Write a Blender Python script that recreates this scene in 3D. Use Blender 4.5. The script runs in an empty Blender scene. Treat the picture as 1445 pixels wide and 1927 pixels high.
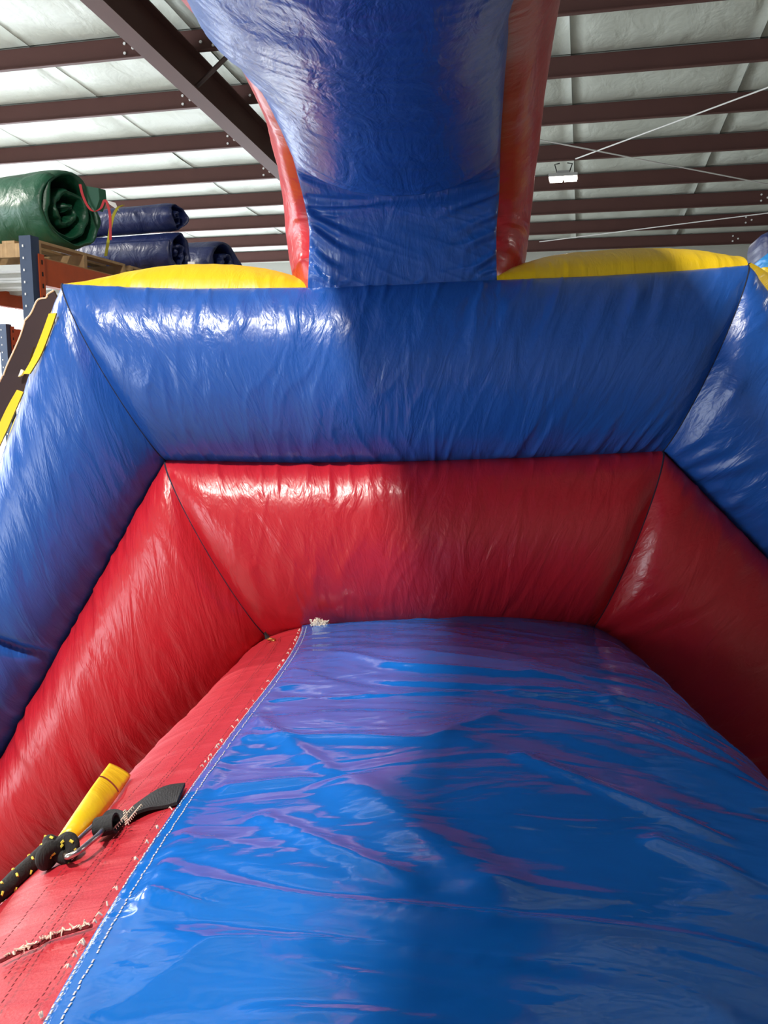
import bpy, math
import numpy as np
from mathutils import Vector

# ------------------------------------------------------------------ camera, world, light, exposure
SC = bpy.context.scene
COL = SC.collection
W, H, F_PX = 1445.0, 1927.0, 1581.8
PITCH, YAW = -0.14154, -0.23173
EYE = np.array([0.0, 0.0, 2.4])
_cp, _sp = math.cos(PITCH), math.sin(PITCH)
FWD = np.array([math.sin(YAW)*_cp, math.cos(YAW)*_cp, _sp])
RGT = np.array([math.cos(YAW), -math.sin(YAW), 0.0])
UPV = np.cross(RGT, FWD)

cam_d = bpy.data.cameras.new('camera')
cam = bpy.data.objects.new('camera', cam_d)
COL.objects.link(cam)
cam_d.sensor_fit = 'VERTICAL'; cam_d.sensor_height = 36.0
cam_d.lens = 36.0*F_PX/H
cam_d.clip_start = 0.02; cam_d.clip_end = 200
cam.matrix_world = [[RGT[0], UPV[0], -FWD[0], EYE[0]], [RGT[1], UPV[1], -FWD[1], EYE[1]],
                    [RGT[2], UPV[2], -FWD[2], EYE[2]], [0, 0, 0, 1]]
from mathutils import Matrix
cam.matrix_world = Matrix(((RGT[0], UPV[0], -FWD[0], EYE[0]), (RGT[1], UPV[1], -FWD[1], EYE[1]),
                           (RGT[2], UPV[2], -FWD[2], EYE[2]), (0, 0, 0, 1)))
SC.camera = cam

world = bpy.data.worlds.new('sky'); SC.world = world
world.use_nodes = True
bg = world.node_tree.nodes['Background']
bg.inputs[0].default_value = (0.86, 0.93, 1.0, 1); bg.inputs[1].default_value = 7.5

SC.view_settings.view_transform = 'Standard'; SC.view_settings.look = 'None'
SC.view_settings.exposure = 0.0; SC.view_settings.gamma = 1.0
SC.view_settings.use_curve_mapping = False

# lamps hung under the roof: x, y, drop below the purlins, watts
LAMPS = [(-0.45, 14.6, 0.25, 60),     # the one in view
         (-1.65, -0.75, 0.35, 440),   # over the slide, lights it
         (-11.2, 13.0, 0.9, 900),  # added out of view to brighten the left ceiling
         (-9.2, 4.0, 0.7, 1000),  # added unseen, fill from the left for tubes and arch
         (7.5, 6.5, 0.5, 190)]  # added unseen, lifts the right-hand insulation

ROOF_H, ROOF_S = 4.718+2.4, 0.07154       # purlin bottoms: z = ROOF_H - ROOF_S*y
PUR0, PURS = 9.907, 1.524

# ------------------------------------------------------------------ helpers
def ray(px, py):
    return RGT*((px-W/2)/F_PX) + UPV*((H/2-py)/F_PX) + FWD
def at_y(px, py, Y):
    d = ray(px, py); return EYE + d*(Y/d[1])
def at_x(px, py, X):
    d = ray(px, py); return EYE + d*(X/d[0])
def at_roof(px, py, off=0.0):
    d = ray(px, py); t = (ROOF_H+off-EYE[2])/(d[2]+ROOF_S*d[1]); return EYE + d*t
def unit(v):
    v = np.asarray(v, float); return v/np.linalg.norm(v)

def tag(o, label=None, cat=None, group=None, kind=None):
    if label: o['label'] = label
    if cat: o['category'] = cat
    if group: o['group'] = group
    if kind: o['kind'] = kind
    return o
def empty(name, loc, label, cat, group=None):
    o = bpy.data.objects.new(name, None); COL.objects.link(o)
    o.location = loc; o.empty_display_size = 0.1
    return tag(o, label, cat, group)

def link(name, verts, faces, mat, parent=None, smooth=True, uv=None):
    me = bpy.data.meshes.new(name)
    verts = np.asarray(verts, float)
    if parent is not None:
        off = np.array(parent_world(parent)); verts = verts - off
    me.from_pydata(verts.tolist(), [], faces)
    if smooth: me.polygons.foreach_set('use_smooth', [True]*len(me.polygons))
    if uv is not None:
        l = me.uv_layers.new(name='UVMap')
        vi = np.zeros(len(me.loops), int); me.loops.foreach_get('vertex_index', vi)
        l.data.foreach_set('uv', np.asarray(uv, float)[vi].ravel())
    me.materials.append(mat)
    me.update()
    o = bpy.data.objects.new(name, me); COL.objects.link(o)
    if parent is not None: o.parent = parent
    return o
def parent_world(o):
    p = np.zeros(3)
    while o is not None:
        p = p + np.array(o.location); o = o.parent
    return p

class MB:
    """collects simple solids into one mesh"""
    def __init__(s): s.v = []; s.f = []
    def add(s, v, f):
        n = len(s.v); s.v += [tuple(map(float, p)) for p in v]; s.f += [tuple(i+n for i in q) for q in f]; return s
    def box(s, c, size, ax=None):
        c = np.asarray(c, float); h = np.asarray(size, float)/2
        A = np.eye(3) if ax is None else np.asarray(ax, float)
        v = [c + A[0]*h[0]*i + A[1]*h[1]*j + A[2]*h[2]*k for i in (-1, 1) for j in (-1, 1) for k in (-1, 1)]
        return s.add(v, [(0, 1, 3, 2), (4, 6, 7, 5), (0, 4, 5, 1), (2, 3, 7, 6), (0, 2, 6, 4), (1, 5, 7, 3)])
    def prism(s, poly, d):
        """poly: list of 3-D points (a planar outline), d: extrusion vector"""
        n = len(poly); p = [np.asarray(q, float) for q in poly]; d = np.asarray(d, float)
        v = p + [q+d for q in p]
        f = [tuple(range(n))[::-1], tuple(range(n, 2*n))] + [(i, (i+1) % n, n+(i+1) % n, n+i) for i in range(n)]
        return s.add(v, f)
    def tube(s, pts, r, seg=10, closed=False, caps=True):
        P = np.asarray(pts, float); n = len(P)
        R = np.broadcast_to(np.asarray(r, float), (n,))
        if closed: T = np.roll(P, -1, 0)-np.roll(P, 1, 0)
        else: T = np.gradient(P, axis=0)
        T /= np.linalg.norm(T, axis=1)[:, None]
        ref = np.array([0, 0, 1.0]) if abs(T[0][2]) < .9 else np.array([1.0, 0, 0])
        N = unit(np.cross(T[0], ref)); v = []
        for i in range(n):
            N = unit(N - T[i]*np.dot(N, T[i])); B = np.cross(T[i], N)
            for k in range(seg):
                a = 2*math.pi*k/seg; v.append(P[i] + R[i]*(math.cos(a)*N + math.sin(a)*B))
        f = []
        for i in range(n if closed else n-1):
            j = (i+1) % n
            for k in range(seg):
                l = (k+1) % seg; f.append((i*seg+k, i*seg+l, j*seg+l, j*seg+k))
        if caps and not closed:
            f.append(tuple(range(seg))[::-1]); f.append(tuple((n-1)*seg+k for k in range(seg)))
        return s.add(v, f)
    def ribbon(s, L, Rr, thick, nrm):
        """band between two polylines with a thickness"""
        L = np.asarray(L, float); Rr = np.asarray(Rr, float); n = len(L)
        nrm = np.broadcast_to(np.asarray(nrm, float), (n, 3))*thick
        v = []
        for i in range(n): v += [L[i], Rr[i], Rr[i]+nrm[i], L[i]+nrm[i]]
        f = [(0, 1, 2, 3), tuple(4*(n-1)+k for k in (3, 2, 1, 0))]
        for i in range(n-1):
            for k in range(4):
                l = (k+1) % 4; f.append((4*i+k, 4*i+4+k, 4*i+4+l, 4*i+l))
        return s.add(v, f)
    def build(s, name, mat, parent=None, smooth=False):
        return link(name, s.v, s.f, mat, parent, smooth)

def vnoise(x, y, seed=0):
    x = np.asarray(x, float); y = np.asarray(y, float); x, y = np.broadcast_arrays(x, y)
    xi = np.floor(x).astype(np.int64); yi = np.floor(y).astype(np.int64)
    fx = x-xi; fy = y-yi
    fx = fx*fx*fx*(fx*(fx*6-15)+10); fy = fy*fy*fy*(fy*(fy*6-15)+10)
    def h(a, b):
        n = (a*374761393 + b*668265263 + seed*974634777) & 0xffffffff
        n = ((n ^ (n >> 13))*1274126177) & 0xffffffff
        n = (n ^ (n >> 16)) & 0xffff
        return n/32767.5-1
    return (h(xi, yi)*(1-fx)+h(xi+1, yi)*fx)*(1-fy) + (h(xi, yi+1)*(1-fx)+h(xi+1, yi+1)*fx)*fy
def ridge(x, y, seed=0):
    return (1-np.abs(vnoise(x, y, seed)))**3

def resample(P, n):
    P = np.asarray(P, float)
    d = np.r_[0, np.cumsum(np.linalg.norm(np.diff(P, axis=0), axis=1))]
    t = np.linspace(0, d[-1], n)
    return np.stack([np.interp(t, d, P[:, k]) for k in range(P.shape[1])], 1)
def smooth_curve(P, n):
    """Catmull-Rom through the points"""
    P = np.asarray(P, float); Q = np.vstack([2*P[0]-P[1], P, 2*P[-1]-P[-2]]); out = []
    for i in range(1, len(Q)-2):
        for t in np.linspace(0, 1, 12, endpoint=False):
            a, b, c, d = Q[i-1], Q[i], Q[i+1], Q[i+2]
            out.append(.5*((2*b)+(c-a)*t+(2*a-5*b+4*c-d)*t*t+(3*b-a-3*c+d)*t**3))
    out.append(P[-1])
    return resample(out, n)
def grid_faces(n, m, flip=False):
    f = []
    for i in range(n-1):
        for j in range(m-1):
            q = (i*m+j, (i+1)*m+j, (i+1)*m+j+1, i*m+j+1)
            f.append(q[::-1] if flip else q)
    return f
def normals(G):
    a = np.gradient(G, axis=0); b = np.gradient(G, axis=1)
    n = np.cross(a, b); l = np.linalg.norm(n, axis=2)[..., None]
    return n/np.maximum(l, 1e-9)

# ------------------------------------------------------------------ materials
def principled(name, base, rough=.5, spec=.5, metal=0.0, coat=0.0, coat_rough=.1):
    m = bpy.data.materials.new(name); m.use_nodes = True
    b = m.node_tree.nodes['Principled BSDF']
    b.inputs['Base Color'].default_value = (*base, 1)
    b.inputs['Roughness'].default_value = rough
    b.inputs['Specular IOR Level'].default_value = spec
    b.inputs['Metallic'].default_value = metal
    b.inputs['Coat Weight'].default_value = coat
    b.inputs['Coat Roughness'].default_value = coat_rough
    return m, m.node_tree, b
def mottle(nt, b, base, amount, scale, vec=None):
    n = nt.nodes.new('ShaderNodeTexNoise'); n.inputs['Scale'].default_value = scale
    n.inputs['Detail'].default_value = 5
    if vec is not None: nt.links.new(vec, n.inputs['Vector'])
    r = nt.nodes.new('ShaderNodeMix'); r.data_type = 'RGBA'
    r.inputs[6].default_value = (*[c*(1-amount) for c in base], 1)
    r.inputs[7].default_value = (*[min(1, c*(1+amount)) for c in base], 1)
    nt.links.new(n.outputs['Fac'], r.inputs[0]); nt.links.new(r.outputs[2], b.inputs['Base Color'])
def bump_chain(nt, b, layers, vec, sock='Normal'):
    prev = None
    for (sx, sy, dist, detail, distort) in layers:
        mp = nt.nodes.new('ShaderNodeMapping'); mp.inputs['Scale'].default_value = (sx, sy, 1)
        nt.links.new(vec, mp.inputs['Vector'])
        n = nt.nodes.new('ShaderNodeTexNoise'); n.inputs['Scale'].default_value = 1
        n.inputs['Detail'].default_value = detail; n.inputs['Distortion'].default_value = distort
        nt.links.new(mp.outputs[0], n.inputs['Vector'])
        bp = nt.nodes.new('ShaderNodeBump'); bp.inputs['Strength'].default_value = 1.0
        bp.inputs['Distance'].default_value = dist
        nt.links.new(n.outputs['Fac'], bp.inputs['Height'])
        if prev is not None: nt.links.new(prev, bp.inputs['Normal'])
        prev = bp.outputs[0]
    nt.links.new(prev, b.inputs[sock])
def vinyl(name, base, rough=.31, layers=((13, 4.5, .007, 4, 1.4), (70, 28, .0012, 3, .8)), spec=.65, mot=.06):
    m, nt, b = principled(name, base, rough, spec)
    tc = nt.nodes.new('ShaderNodeTexCoord')
    mottle(nt, b, base, mot, 9, tc.outputs['UV'])
    bump_chain(nt, b, layers, tc.outputs['UV'])
    return m
def plain(name, base, rough=.5, spec=.5, metal=0., mot=.1, scale=8, bump=None):
    m, nt, b = principled(name, base, rough, spec, metal)
    tc = nt.nodes.new('ShaderNodeTexCoord')
    mottle(nt, b, base, mot, scale, tc.outputs['Object'])
    if bump: bump_chain(nt, b, [bump], tc.outputs['Object'])
    return m

M = {}
M['blue'] = vinyl('blue_vinyl', (.016, .098, .41))
M['red'] = vinyl('red_vinyl', (.52, .013, .024))
M['yellow'] = vinyl('yellow_vinyl', (.84, .56, .006), rough=.38)
M['lane_red'] = vinyl('red_lane_vinyl', (.45, .015, .026), rough=.5, layers=((14, 70, .002, 3, .4), (300, 300, .0004, 2, 0)))
M['sheet'] = vinyl('glossy_blue_sheet', (.006, .125, .48), rough=.10, layers=((4, 9, .006, 2, .8), (20, 40, .0006, 3, .6)), spec=.8, mot=.12)
M['joint'] = plain('dark_seam_tape', (.012, .014, .035), .8)
M['maroon'] = plain('dark_maroon_strip', (.028, .012, .016), .75)
M['black_web'] = plain('black_webbing', (.012, .012, .013), .8, bump=(300, 300, .001, 1, 0))
M['thread'] = plain('pale_thread', (.50, .52, .54), .8)
M['red_thread'] = plain('dark_red_thread', (.16, .008, .012), .9)
M['frayed'] = plain('frayed_scrim', (.78, .62, .50), .9)
M['foam'] = plain('pale_foam', (.7, .62, .52), .95, scale=60)
M['rope'] = plain('black_rope', (.014, .013, .012), .85, bump=(260, 260, .002, 2, .5))
M['rope_yellow'] = plain('yellow_tracer', (.8, .66, .08), .7)
M['steel'] = principled('steel', (.55, .5, .46), .28, .5, 1.0)[0]
M['brass'] = principled('brass', (.6, .42, .12), .35, .5, 1.0)[0]
M['purlin'] = plain('brown_steel', (.100, .046, .040), .6, .2, scale=3)
M['rafter'] = plain('dark_brown_steel', (.07, .042, .038), .6, scale=3)
M['insul'] = plain('white_insulation', (.57, .61, .55), .42, scale=1.5, mot=.05, bump=(3.5, 2.0, .03, 4, .4))
M['bolt'] = plain('zinc_bolt', (.8, .8, .78), .4)
M['wall'] = plain('grey_wall_sheet', (.42, .42, .38), .6, scale=2)
M['floor'] = plain('concrete', (.32, .31, .29), .45, scale=1.2, mot=.2)
M['rack_blue'] = plain('blue_rack_steel', (.022, .045, .10), .45, scale=20)
M['rack_orange'] = plain('orange_rack_steel', (.50, .075, .012), .5, scale=14, mot=.2)
M['rack_dark'] = plain('hole_black', (.006, .006, .006), .9)
M['deck'] = plain('galvanised_deck', (.46, .48, .46), .45, metal=.2, scale=12)
M['wood'] = plain('pallet_wood', (.42, .27, .13), .8, scale=18, mot=.35, bump=(40, 5, .003, 4, .3))
M['green'] = vinyl('green_vinyl', (.006, .085, .040), rough=.42, layers=((7, 7, .012, 3, 1.0), (60, 60, .001, 2, .3)), mot=.25)
M['navy'] = vinyl('navy_vinyl', (.010, .020, .10), rough=.42, layers=((7, 8, .012, 3, 1.0), (60, 60, .001, 2, .3)), mot=.25)
M['strap_red'] = plain('red_webbing', (.50, .03, .04), .7)
M['strap_yellow'] = plain('yellow_webbing', (.62, .56, .04), .7)
M['sky_blue'] = vinyl('light_blue_vinyl', (.02, .26, .68), rough=.35)
M['paper'] = plain('white_tag', (.8, .8, .78), .7)
M['lamp_body'] = plain('lamp_housing', (.35, .35, .34), .5)
def emitter(name, col, s):
    m = bpy.data.materials.new(name); m.use_nodes = True; nt = m.node_tree
    nt.nodes.clear(); o = nt.nodes.new('ShaderNodeOutputMaterial'); e = nt.nodes.new('ShaderNodeEmission')
    e.inputs[0].default_value = (*col, 1); e.inputs[1].default_value = s
    nt.links.new(e.outputs[0], o.inputs[0]); return m
M['glow'] = emitter('lamp_glow', (1, .93, .80), 14)

# ------------------------------------------------------------------ building shell
XL, XR, YB, YF = -12.6, 14.0, 21.9, -7.0
def roof_z(y, off=0.0): return ROOF_H + off - ROOF_S*y
floor = MB().box(((XL+XR)/2, (YB+YF)/2, -.05), (XR-XL+.4, YB-YF+.4, .1)).build('floor', M['floor']); tag(floor, kind='structure')
# roof deck above the insulation
r0, r1 = .36, .34
ceil = MB().prism([(XL, YF, roof_z(YF, r0)), (XR, YF, roof_z(YF, r0)), (XR, YB, roof_z(YB, r0)), (XL, YB, roof_z(YB, r0))], (0, 0, .06)).build('ceiling', M['wall'])
tag(ceil, kind='structure')
def wall_quad(name, p, q, holes=()):
    """upright wall between plan points p and q (0.12 thick), door holes as (t0,t1,h) in metres along it"""
    p = np.array(p, float); q = np.array(q, float); L = np.linalg.norm(q-p); d = (q-p)/L
    n = np.array([-d[1], d[0]])*.12; mb = MB()
    cuts = [0.0]; 
    for a, b, h in holes: cuts += [a, b]
    cuts.append(L)
    segs = [(cuts[i], cuts[i+1], 0.0) for i in range(0, len(cuts), 2)] + [(a, b, h) for a, b, h in holes]
    for a, b, h in segs:
        A = p+d*a; B = p+d*b
        mb.prism([(A[0], A[1], h), (B[0], B[1], h), (B[0], B[1], roof_z(B[1], .3)), (A[0], A[1], roof_z(A[1], .3))], (n[0], n[1], 0))
    return tag(mb.build(name, M['wall']), kind='structure')

LIGHT_DOORS = [((XL, YB), (0, -1), 1.0, 10.0, 5.2), ((XL, YB), (0, -1), 13.2, 22.4, 4.6), ((XL, YF), (1, 0), 1.0, 7.0, 4.6), ((XR, YB), (-1, 0), 20.5, 26.0, 4.8)]  # first read off a bright patch; the rest unseen, added for sheen and fill
wall_quad('wall_left', (XL, YB), (XL, YF), [d[2:] for d in LIGHT_DOORS[:2]])
wall_quad('wall_back', (XR, YB), (XL, YB), [LIGHT_DOORS[3][2:]])
wall_quad('wall_front', (XL, YF), (XR, YF), [LIGHT_DOORS[2][2:]])
wall_quad('wall_right', (XR, YF), (XR, YB))
# frames of the four openings; daylight comes in, three were added for it
for k, (p, d, a, b, h) in enumerate(LIGHT_DOORS):
    p = np.array(p, float); d = np.array(d, float); mb = MB(); sz = np.abs(d)*.12+np.abs(d[::-1])*.2
    for t in (a, b):
        q = p+d*t; mb.box((q[0], q[1], h/2), (sz[0], sz[1], h))
    q = p+d*(a+b)/2; l = np.abs(d)*(b-a+.12)+np.abs(d[::-1])*.2
    mb.box((q[0], q[1], h), (l[0], l[1], .14))
    dr = tag(mb.build('light_door_%d' % (k+1), M['rafter']), kind='structure')
    ld = bpy.data.lights.new('daylight', 'AREA'); ld.shape = 'RECTANGLE'; ld.size = b-a; ld.size_y = h; ld.cycles.is_portal = True
    lo = bpy.data.objects.new('daylight', ld); COL.objects.link(lo)
    inn = np.array(((1.0, 0, 0), (1.0, 0, 0), (0, 1.0, 0), (0, -1.0, 0))[k])
    lo.location = (q[0]-inn[0]*.15, q[1]-inn[1]*.15, h/2); lo.rotation_euler = Vector(-inn).to_track_quat('Z', 'Y').to_euler()

# purlins (Z sections) with bolts, laid along x
RAFX = (-4.71, 3.95)
for i in range(-10, 9):
    y = PUR0+PURS*i
    if y < YF+.3 or y > YB-.3: continue
    z = roof_z(y); mb = MB(); L = XR-XL
    prof = [(0, 0), (-.065, 0), (-.065, .012), (-.008, .012), (-.008, .25), (.065, .25), (.065, .26), (0, .26)]
    mb.prism([(XL, y+a, z+b) for a, b in prof], (L, 0, 0))
    p = mb.build('purlin', M['purlin'], ceil)
    if 0 <= i <= 7:
        bm = MB()
        for rx in RAFX:
            for s in (-1, 1):
                for dx, dz in (((.86, .07), (.86, .18), (.75, .12)) if s < 0 else ((.30, .06), (.30, .17), (.14, .11))):
                    c = np.array((rx+s*dx, y-.012, z+dz))
                    bm.tube([c, c+(0, -.016, 0)], .019, 6)
        bo = bm.build('bolt', M['bolt'], p); bo['kind'] = 'stuff'
# rafters
for rx in RAFX:
    mb = MB()
    def seg(y0, y1, x0, x1, t0, t1):
        mb.prism([(x0, y0, roof_z(y0, t0)), (x1, y0, roof_z(y0, t0)), (x1, y0, roof_z(y0, t1)), (x0, y0, roof_z(y0, t1))], (0, y1-y0, -ROOF_S*(y1-y0)))
    seg(YF, YB, rx-.11, rx+.11, -.015, 0)
    seg(YF, YB, rx-.010, rx+.010, -.43, -.015)
    seg(YF, YB, rx-.11, rx+.11, -.45, -.43)
    rf = mb.build('rafter', M['purlin'], ceil)
    for y in (PUR0+PURS*.0, PUR0+PURS*3):
        for s in (-1, 1):
            b = MB().tube([(rx+s*.03, y, roof_z(y, -.4)), (rx+s*.62, y+.02, roof_z(y, .06))], .028, 6)
            b.build('flange_brace', M['rafter'], ceil)
# insulation blankets between purlins, one per roll width
SEAMS = [-12.5] + [-.3+2.2*k for k in range(-5, 7)] + [13.9]
for i in range(-2, 9):
    y0, y1 = PUR0+PURS*(i-1)+.0, PUR0+PURS*i+.0
    if y1 > YB: y1 = YB-.02
    for j in range(len(SEAMS)-1):
        x0, x1 = SEAMS[j], SEAMS[j+1]
        n, m = 15, 7
        X, Y = np.meshgrid(np.linspace(x0+.002, x1-.002, n), np.linspace(y0+.01, y1-.01, m), indexing='ij')
        u = np.linspace(0, 1, n)[:, None]; v = np.linspace(0, 1, m)[None]
        sag = .075*(4*v*(1-v))**.8*(1-np.maximum(np.abs(2*u-1)**8*.9, 0)) + .02*vnoise(X*2, Y*2, i*31+j)*(4*v*(1-v))
        Z = ROOF_H+.275-ROOF_S*Y-sag
        Zt = ROOF_H+.335-ROOF_S*Y
        V = np.concatenate([np.stack([X, Y, Z], 2).reshape(-1, 3), np.stack([X, Y, Zt], 2)[[0, 0, -1, -1], [0, -1, -1, 0]]])
        f = grid_faces(n, m, True)
        k = n*m
        f += [tuple(range(0, m)) + (k+1, k), tuple(range((n-1)*m, n*m))[::-1] + (k+3, k+2)]
        link('insulation_panel', V, f, M['insul'], ceil)
# crossed brace cables under the roof
for a, b in (((1452, 162), (1083, 299)), ((1000, 260), (1452, 348)), ((1452, 400), (1015, 455))):
    A = at_roof(*a, -.05); B = at_roof(*b, -.05)
    MB().tube([A, B], .010, 6).build('brace_cable', M['bolt'], ceil)

# ------------------------------------------------------------------ high bay lamps
LAMP_LABEL = ['lit white high bay lamp under the roof right of the red and blue arch', 'high bay lamp hung above the slide lighting its left half',
              'added fill lamp out of view over the stored rolls far along the left side', 'added fill lamp out of view over the near end of the orange rack', 'dim added fill lamp out of view under the roof far to the right']
def lamp(k, x, y, drop, watts):
    z = roof_z(y)-drop
    o = empty('high_bay_lamp', (x, y, z), LAMP_LABEL[k], 'lamp', 'high bay lamps under the roof')
    o.rotation_euler = (0, 0, 0)
    MB().box((x, y, z+.05), (.46, .30, .05)).box((x, y, z+.10), (.20, .16, .06)).build('housing', M['lamp_body'], o)
    for s in (-1, 1):
        MB().box((x+s*.115, y, z+.01), (.20, .28, .028)).build('light_panel', M['glow'], o)
    for s in (-1, 1):
        mb = MB().tube([(x+s*.1, y, z+.12), (x+s*.14, y, z+.12+drop*.5), (x+s*.06, y, z+drop+.01)], .010, 6)
        mb.build('hanger', M['rack_dark'], o)
    ld = bpy.data.lights.new('lamp_light', 'AREA'); ld.shape = 'RECTANGLE'; ld.size = .42; ld.size_y = .28
    ld.energy = watts; ld.color = (1.0, .955, .88)
    lo = bpy.data.objects.new('lamp_light', ld); COL.objects.link(lo); lo.parent = o; lo.location = (0, 0, -.02)
    return o
for k, a in enumerate(LAMPS): lamp(k, *a)

# ------------------------------------------------------------------ the inflatable: local frame along its lane
D = 2.6
AX = unit(ray(803, 883))
RX = unit(np.cross(AX, [0, 0, 1.0]))
UX = np.cross(RX, AX)
def fp(px, py, depth=0.0):
    d = ray(px, py); return EYE + d*((D+depth)/np.dot(d, AX))
def loc2(P): return np.array([np.dot(P-EYE, RX), np.dot(P-EYE, UX)])
slide = empty('inflatable_slide', EYE*0 + np.array([AX[0]*D, AX[1]*D, 0.0]),
              'big blue, red and yellow inflatable obstacle with arch and glossy blue lane', 'inflatable')
TOCAM = -AX

def circ(t, p=.5): return np.maximum(0, 4*t*(1-t))**p
def to_floor(P, Q, z=.03):
    """extend from P through Q until world height z"""
    k = (P[2]-z)/(P[2]-Q[2]); return P+(Q-P)*k

def panel(name, outer, inner, mat, bulge, n=150, m=60, dirv=TOCAM, power=.5, ends=(.26, .26), dent=None, wr=1.0, seed=1,
          skew=0.0, flip=False, parent=None, pleat=.045, endlen=.035, folds=()):
    """vinyl panel between two seams, blown up by bulge along dirv, with gathers along its seams"""
    O = resample(outer, n); I = resample(inner, n)
    t = np.linspace(0, 1, m)
    G = O[:, None]*(1-t)[None, :, None] + I[:, None]*t[None, :, None]
    S = np.r_[0, np.cumsum(np.linalg.norm(np.diff((O+I)/2, axis=0), axis=1))]
    Wd = np.linalg.norm(O-I, axis=1)
    L = S[-1]
    e = 1 - ends[0]*np.exp(-(S/endlen)**1.3) - ends[1]*np.exp(-((L-S)/endlen)**1.3)
    b = bulge*circ(t, power)[None]*e[:, None]*np.ones((n, m))
    if dent is not None: b = b*dent(S[:, None]/L, t[None])
    G = G + b[..., None]*dirv
    N = normals(G)
    if np.mean(N@dirv) < 0: N = -N; flip_auto = True
    else: flip_auto = False
    T = t[None]*Wd[:, None]; TT = Wd[:, None]-T; SS = S[:, None] + skew*T
    edge = np.exp(-T/.07)+np.exp(-TT/.07)
    wob = vnoise(SS/.3, T/.2, seed+3)*.05
    pl = ridge((SS+wob)/pleat, T/.5, seed)-.35
    far = vnoise((SS+wob)/(pleat*1.6), T/.35, seed+7)
    fine = ridge((SS+.6*wob+.3*T)/(pleat*.9), T/.22, seed+11)-.35
    seamfade = np.minimum(1, np.minimum(T, TT)/.012)*np.minimum(1, np.minimum(S, L-S)/.015)[:, None]
    d = wr*(.0060*edge*pl*(.55+.9*np.abs(vnoise(SS/.22, T/.5, seed+21))*2) + .0035*far*circ(t, .7)[None] + .0022*fine)*seamfade
    if folds:
        V_ = G-EYE; fx = W/2+F_PX*(V_@RGT)/(V_@FWD); fy = H/2-F_PX*(V_@UPV)/(V_@FWD)
        Sb = S[:, None]*np.ones((1, m))
        for (x0, y0, x1, y1, a_, w_) in folds:
            i0 = np.unravel_index(np.argmin((fx-x0)**2+(fy-y0)**2), fx.shape); i1 = np.unravel_index(np.argmin((fx-x1)**2+(fy-y1)**2), fx.shape)
            p0 = np.array([Sb[i0], T[i0]]); p1 = np.array([Sb[i1], T[i1]]); L_ = np.linalg.norm(p1-p0)+1e-6; u_ = (p1-p0)/L_
            al = (Sb-p0[0])*u_[0]+(T-p0[1])*u_[1]; ac = -(Sb-p0[0])*u_[1]+(T-p0[1])*u_[0]
            f_ = np.clip(1-al/L_, 0, 1)**.7*np.clip((al+.03)/.05, 0, 1)
            d = d + a_*f_*(np.exp(-(ac/w_)**2)-.5*np.exp(-((ac-1.9*w_)/w_)**2))*seamfade
    G = G + N*d[..., None]
    uv = np.stack(np.broadcast_arrays(SS, T), 2).reshape(-1, 2)
    return link(name, G.reshape(-1, 3), grid_faces(n, m, flip_auto), mat, parent or slide, True, uv), G

d1, d2 = .05, .13
# seam points
oL, oR = fp(117, 534), fp(1408, 499)
mL, mR = fp(311, 866, d1), fp(1247, 849, d1)
iL, iR = fp(508, 1200, d2), fp(1105, 1192, d2)
top_out = [oL, fp(230, 540), fp(350, 543), fp(580, 541), fp(935, 527), fp(1130, 519), fp(1290, 509), oR]
top_mid = [mL, fp(560, 871, d1), fp(780, 868, d1), fp(1000, 861, d1), mR]
top_in = [iL, fp(700, 1206, d2), fp(900, 1203, d2), iR]
oL2 = to_floor(oL, fp(26, 802)); mL2 = to_floor(mL, fp(0, 1432, d1)); iL2 = to_floor(iL, fp(180, 1545, d2))
oR2 = to_floor(oR, fp(1620, 775)); mR2 = to_floor(mR, fp(1445, 1052, d1)); iR2 = to_floor(iR, fp(1400, 1480, d2))
_so = np.linalg.norm(fp(-92, 1153)-oL)/np.linalg.norm(oL2-oL); _si = np.linalg.norm(fp(128, 1241, d1)-mL)/np.linalg.norm(mL2-mL)
def leg_dent(s, t):      # fold across the left leg, low down
    q = s-(_so+(_si-_so)*t)
    return 1-.34*np.exp(-(q/.006)**2)-.10*np.exp(-(q/.03)**2)
bar_folds = [(1255, 528, 1215, 660, .006, .016), (1205, 535, 1158, 680, .007, .018), (1150, 542, 1085, 700, .006, .018), (1050, 560, 985, 700, .006, .018), (960, 570, 915, 710, .005, .016), (1200, 852, 1275, 760, .007, .016),
             (1110, 855, 1170, 770, .006, .015), (905, 560, 880, 690, .005, .015), (385, 560, 375, 640, .006, .013), (450, 560, 455, 650, .005, .015), (300, 560, 310, 620, .005, .015), (545, 565, 560, 640, .005, .015)]
_, G_top = panel('blue_tube', top_out, top_mid, M['blue'], .15, 300, 90, power=.66, seed=2, skew=.12, folds=bar_folds)
panel('blue_tube', [oL, oL2], [mL, mL2], M['blue'], .15, 240, 70, power=.66, seed=5, wr=.9, dent=leg_dent, skew=-.3, ends=(.26, 0))
streaks = [(1256, 862, 1335, 816, .010, .014), (1272, 880, 1390, 836, .012, .015), (1290, 900, 1460, 855, .013, .016), (1318, 930, 1375, 912, .009, .012), (1345, 955, 1410, 938, .009, .012), (1400, 998, 1460, 972, .009, .012), (1400, 720, 1330, 800, .006, .014)]
panel('blue_tube', [oR, oR2], [mR, mR2], M['blue'], .15, 300, 80, power=.66, seed=8, wr=1.5, folds=streaks, skew=.3, ends=(.26, 0), pleat=.07)
_, G_red = panel('red_tube', top_mid, top_in, M['red'], .17, 240, 80, power=.58, seed=12, skew=.1, wr=.8)
panel('red_tube', [mL, mL2], [iL, iL2], M['red'], .17, 240, 70, power=.58, seed=15, wr=1.1, ends=(.26, 0), skew=-.35)
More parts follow.
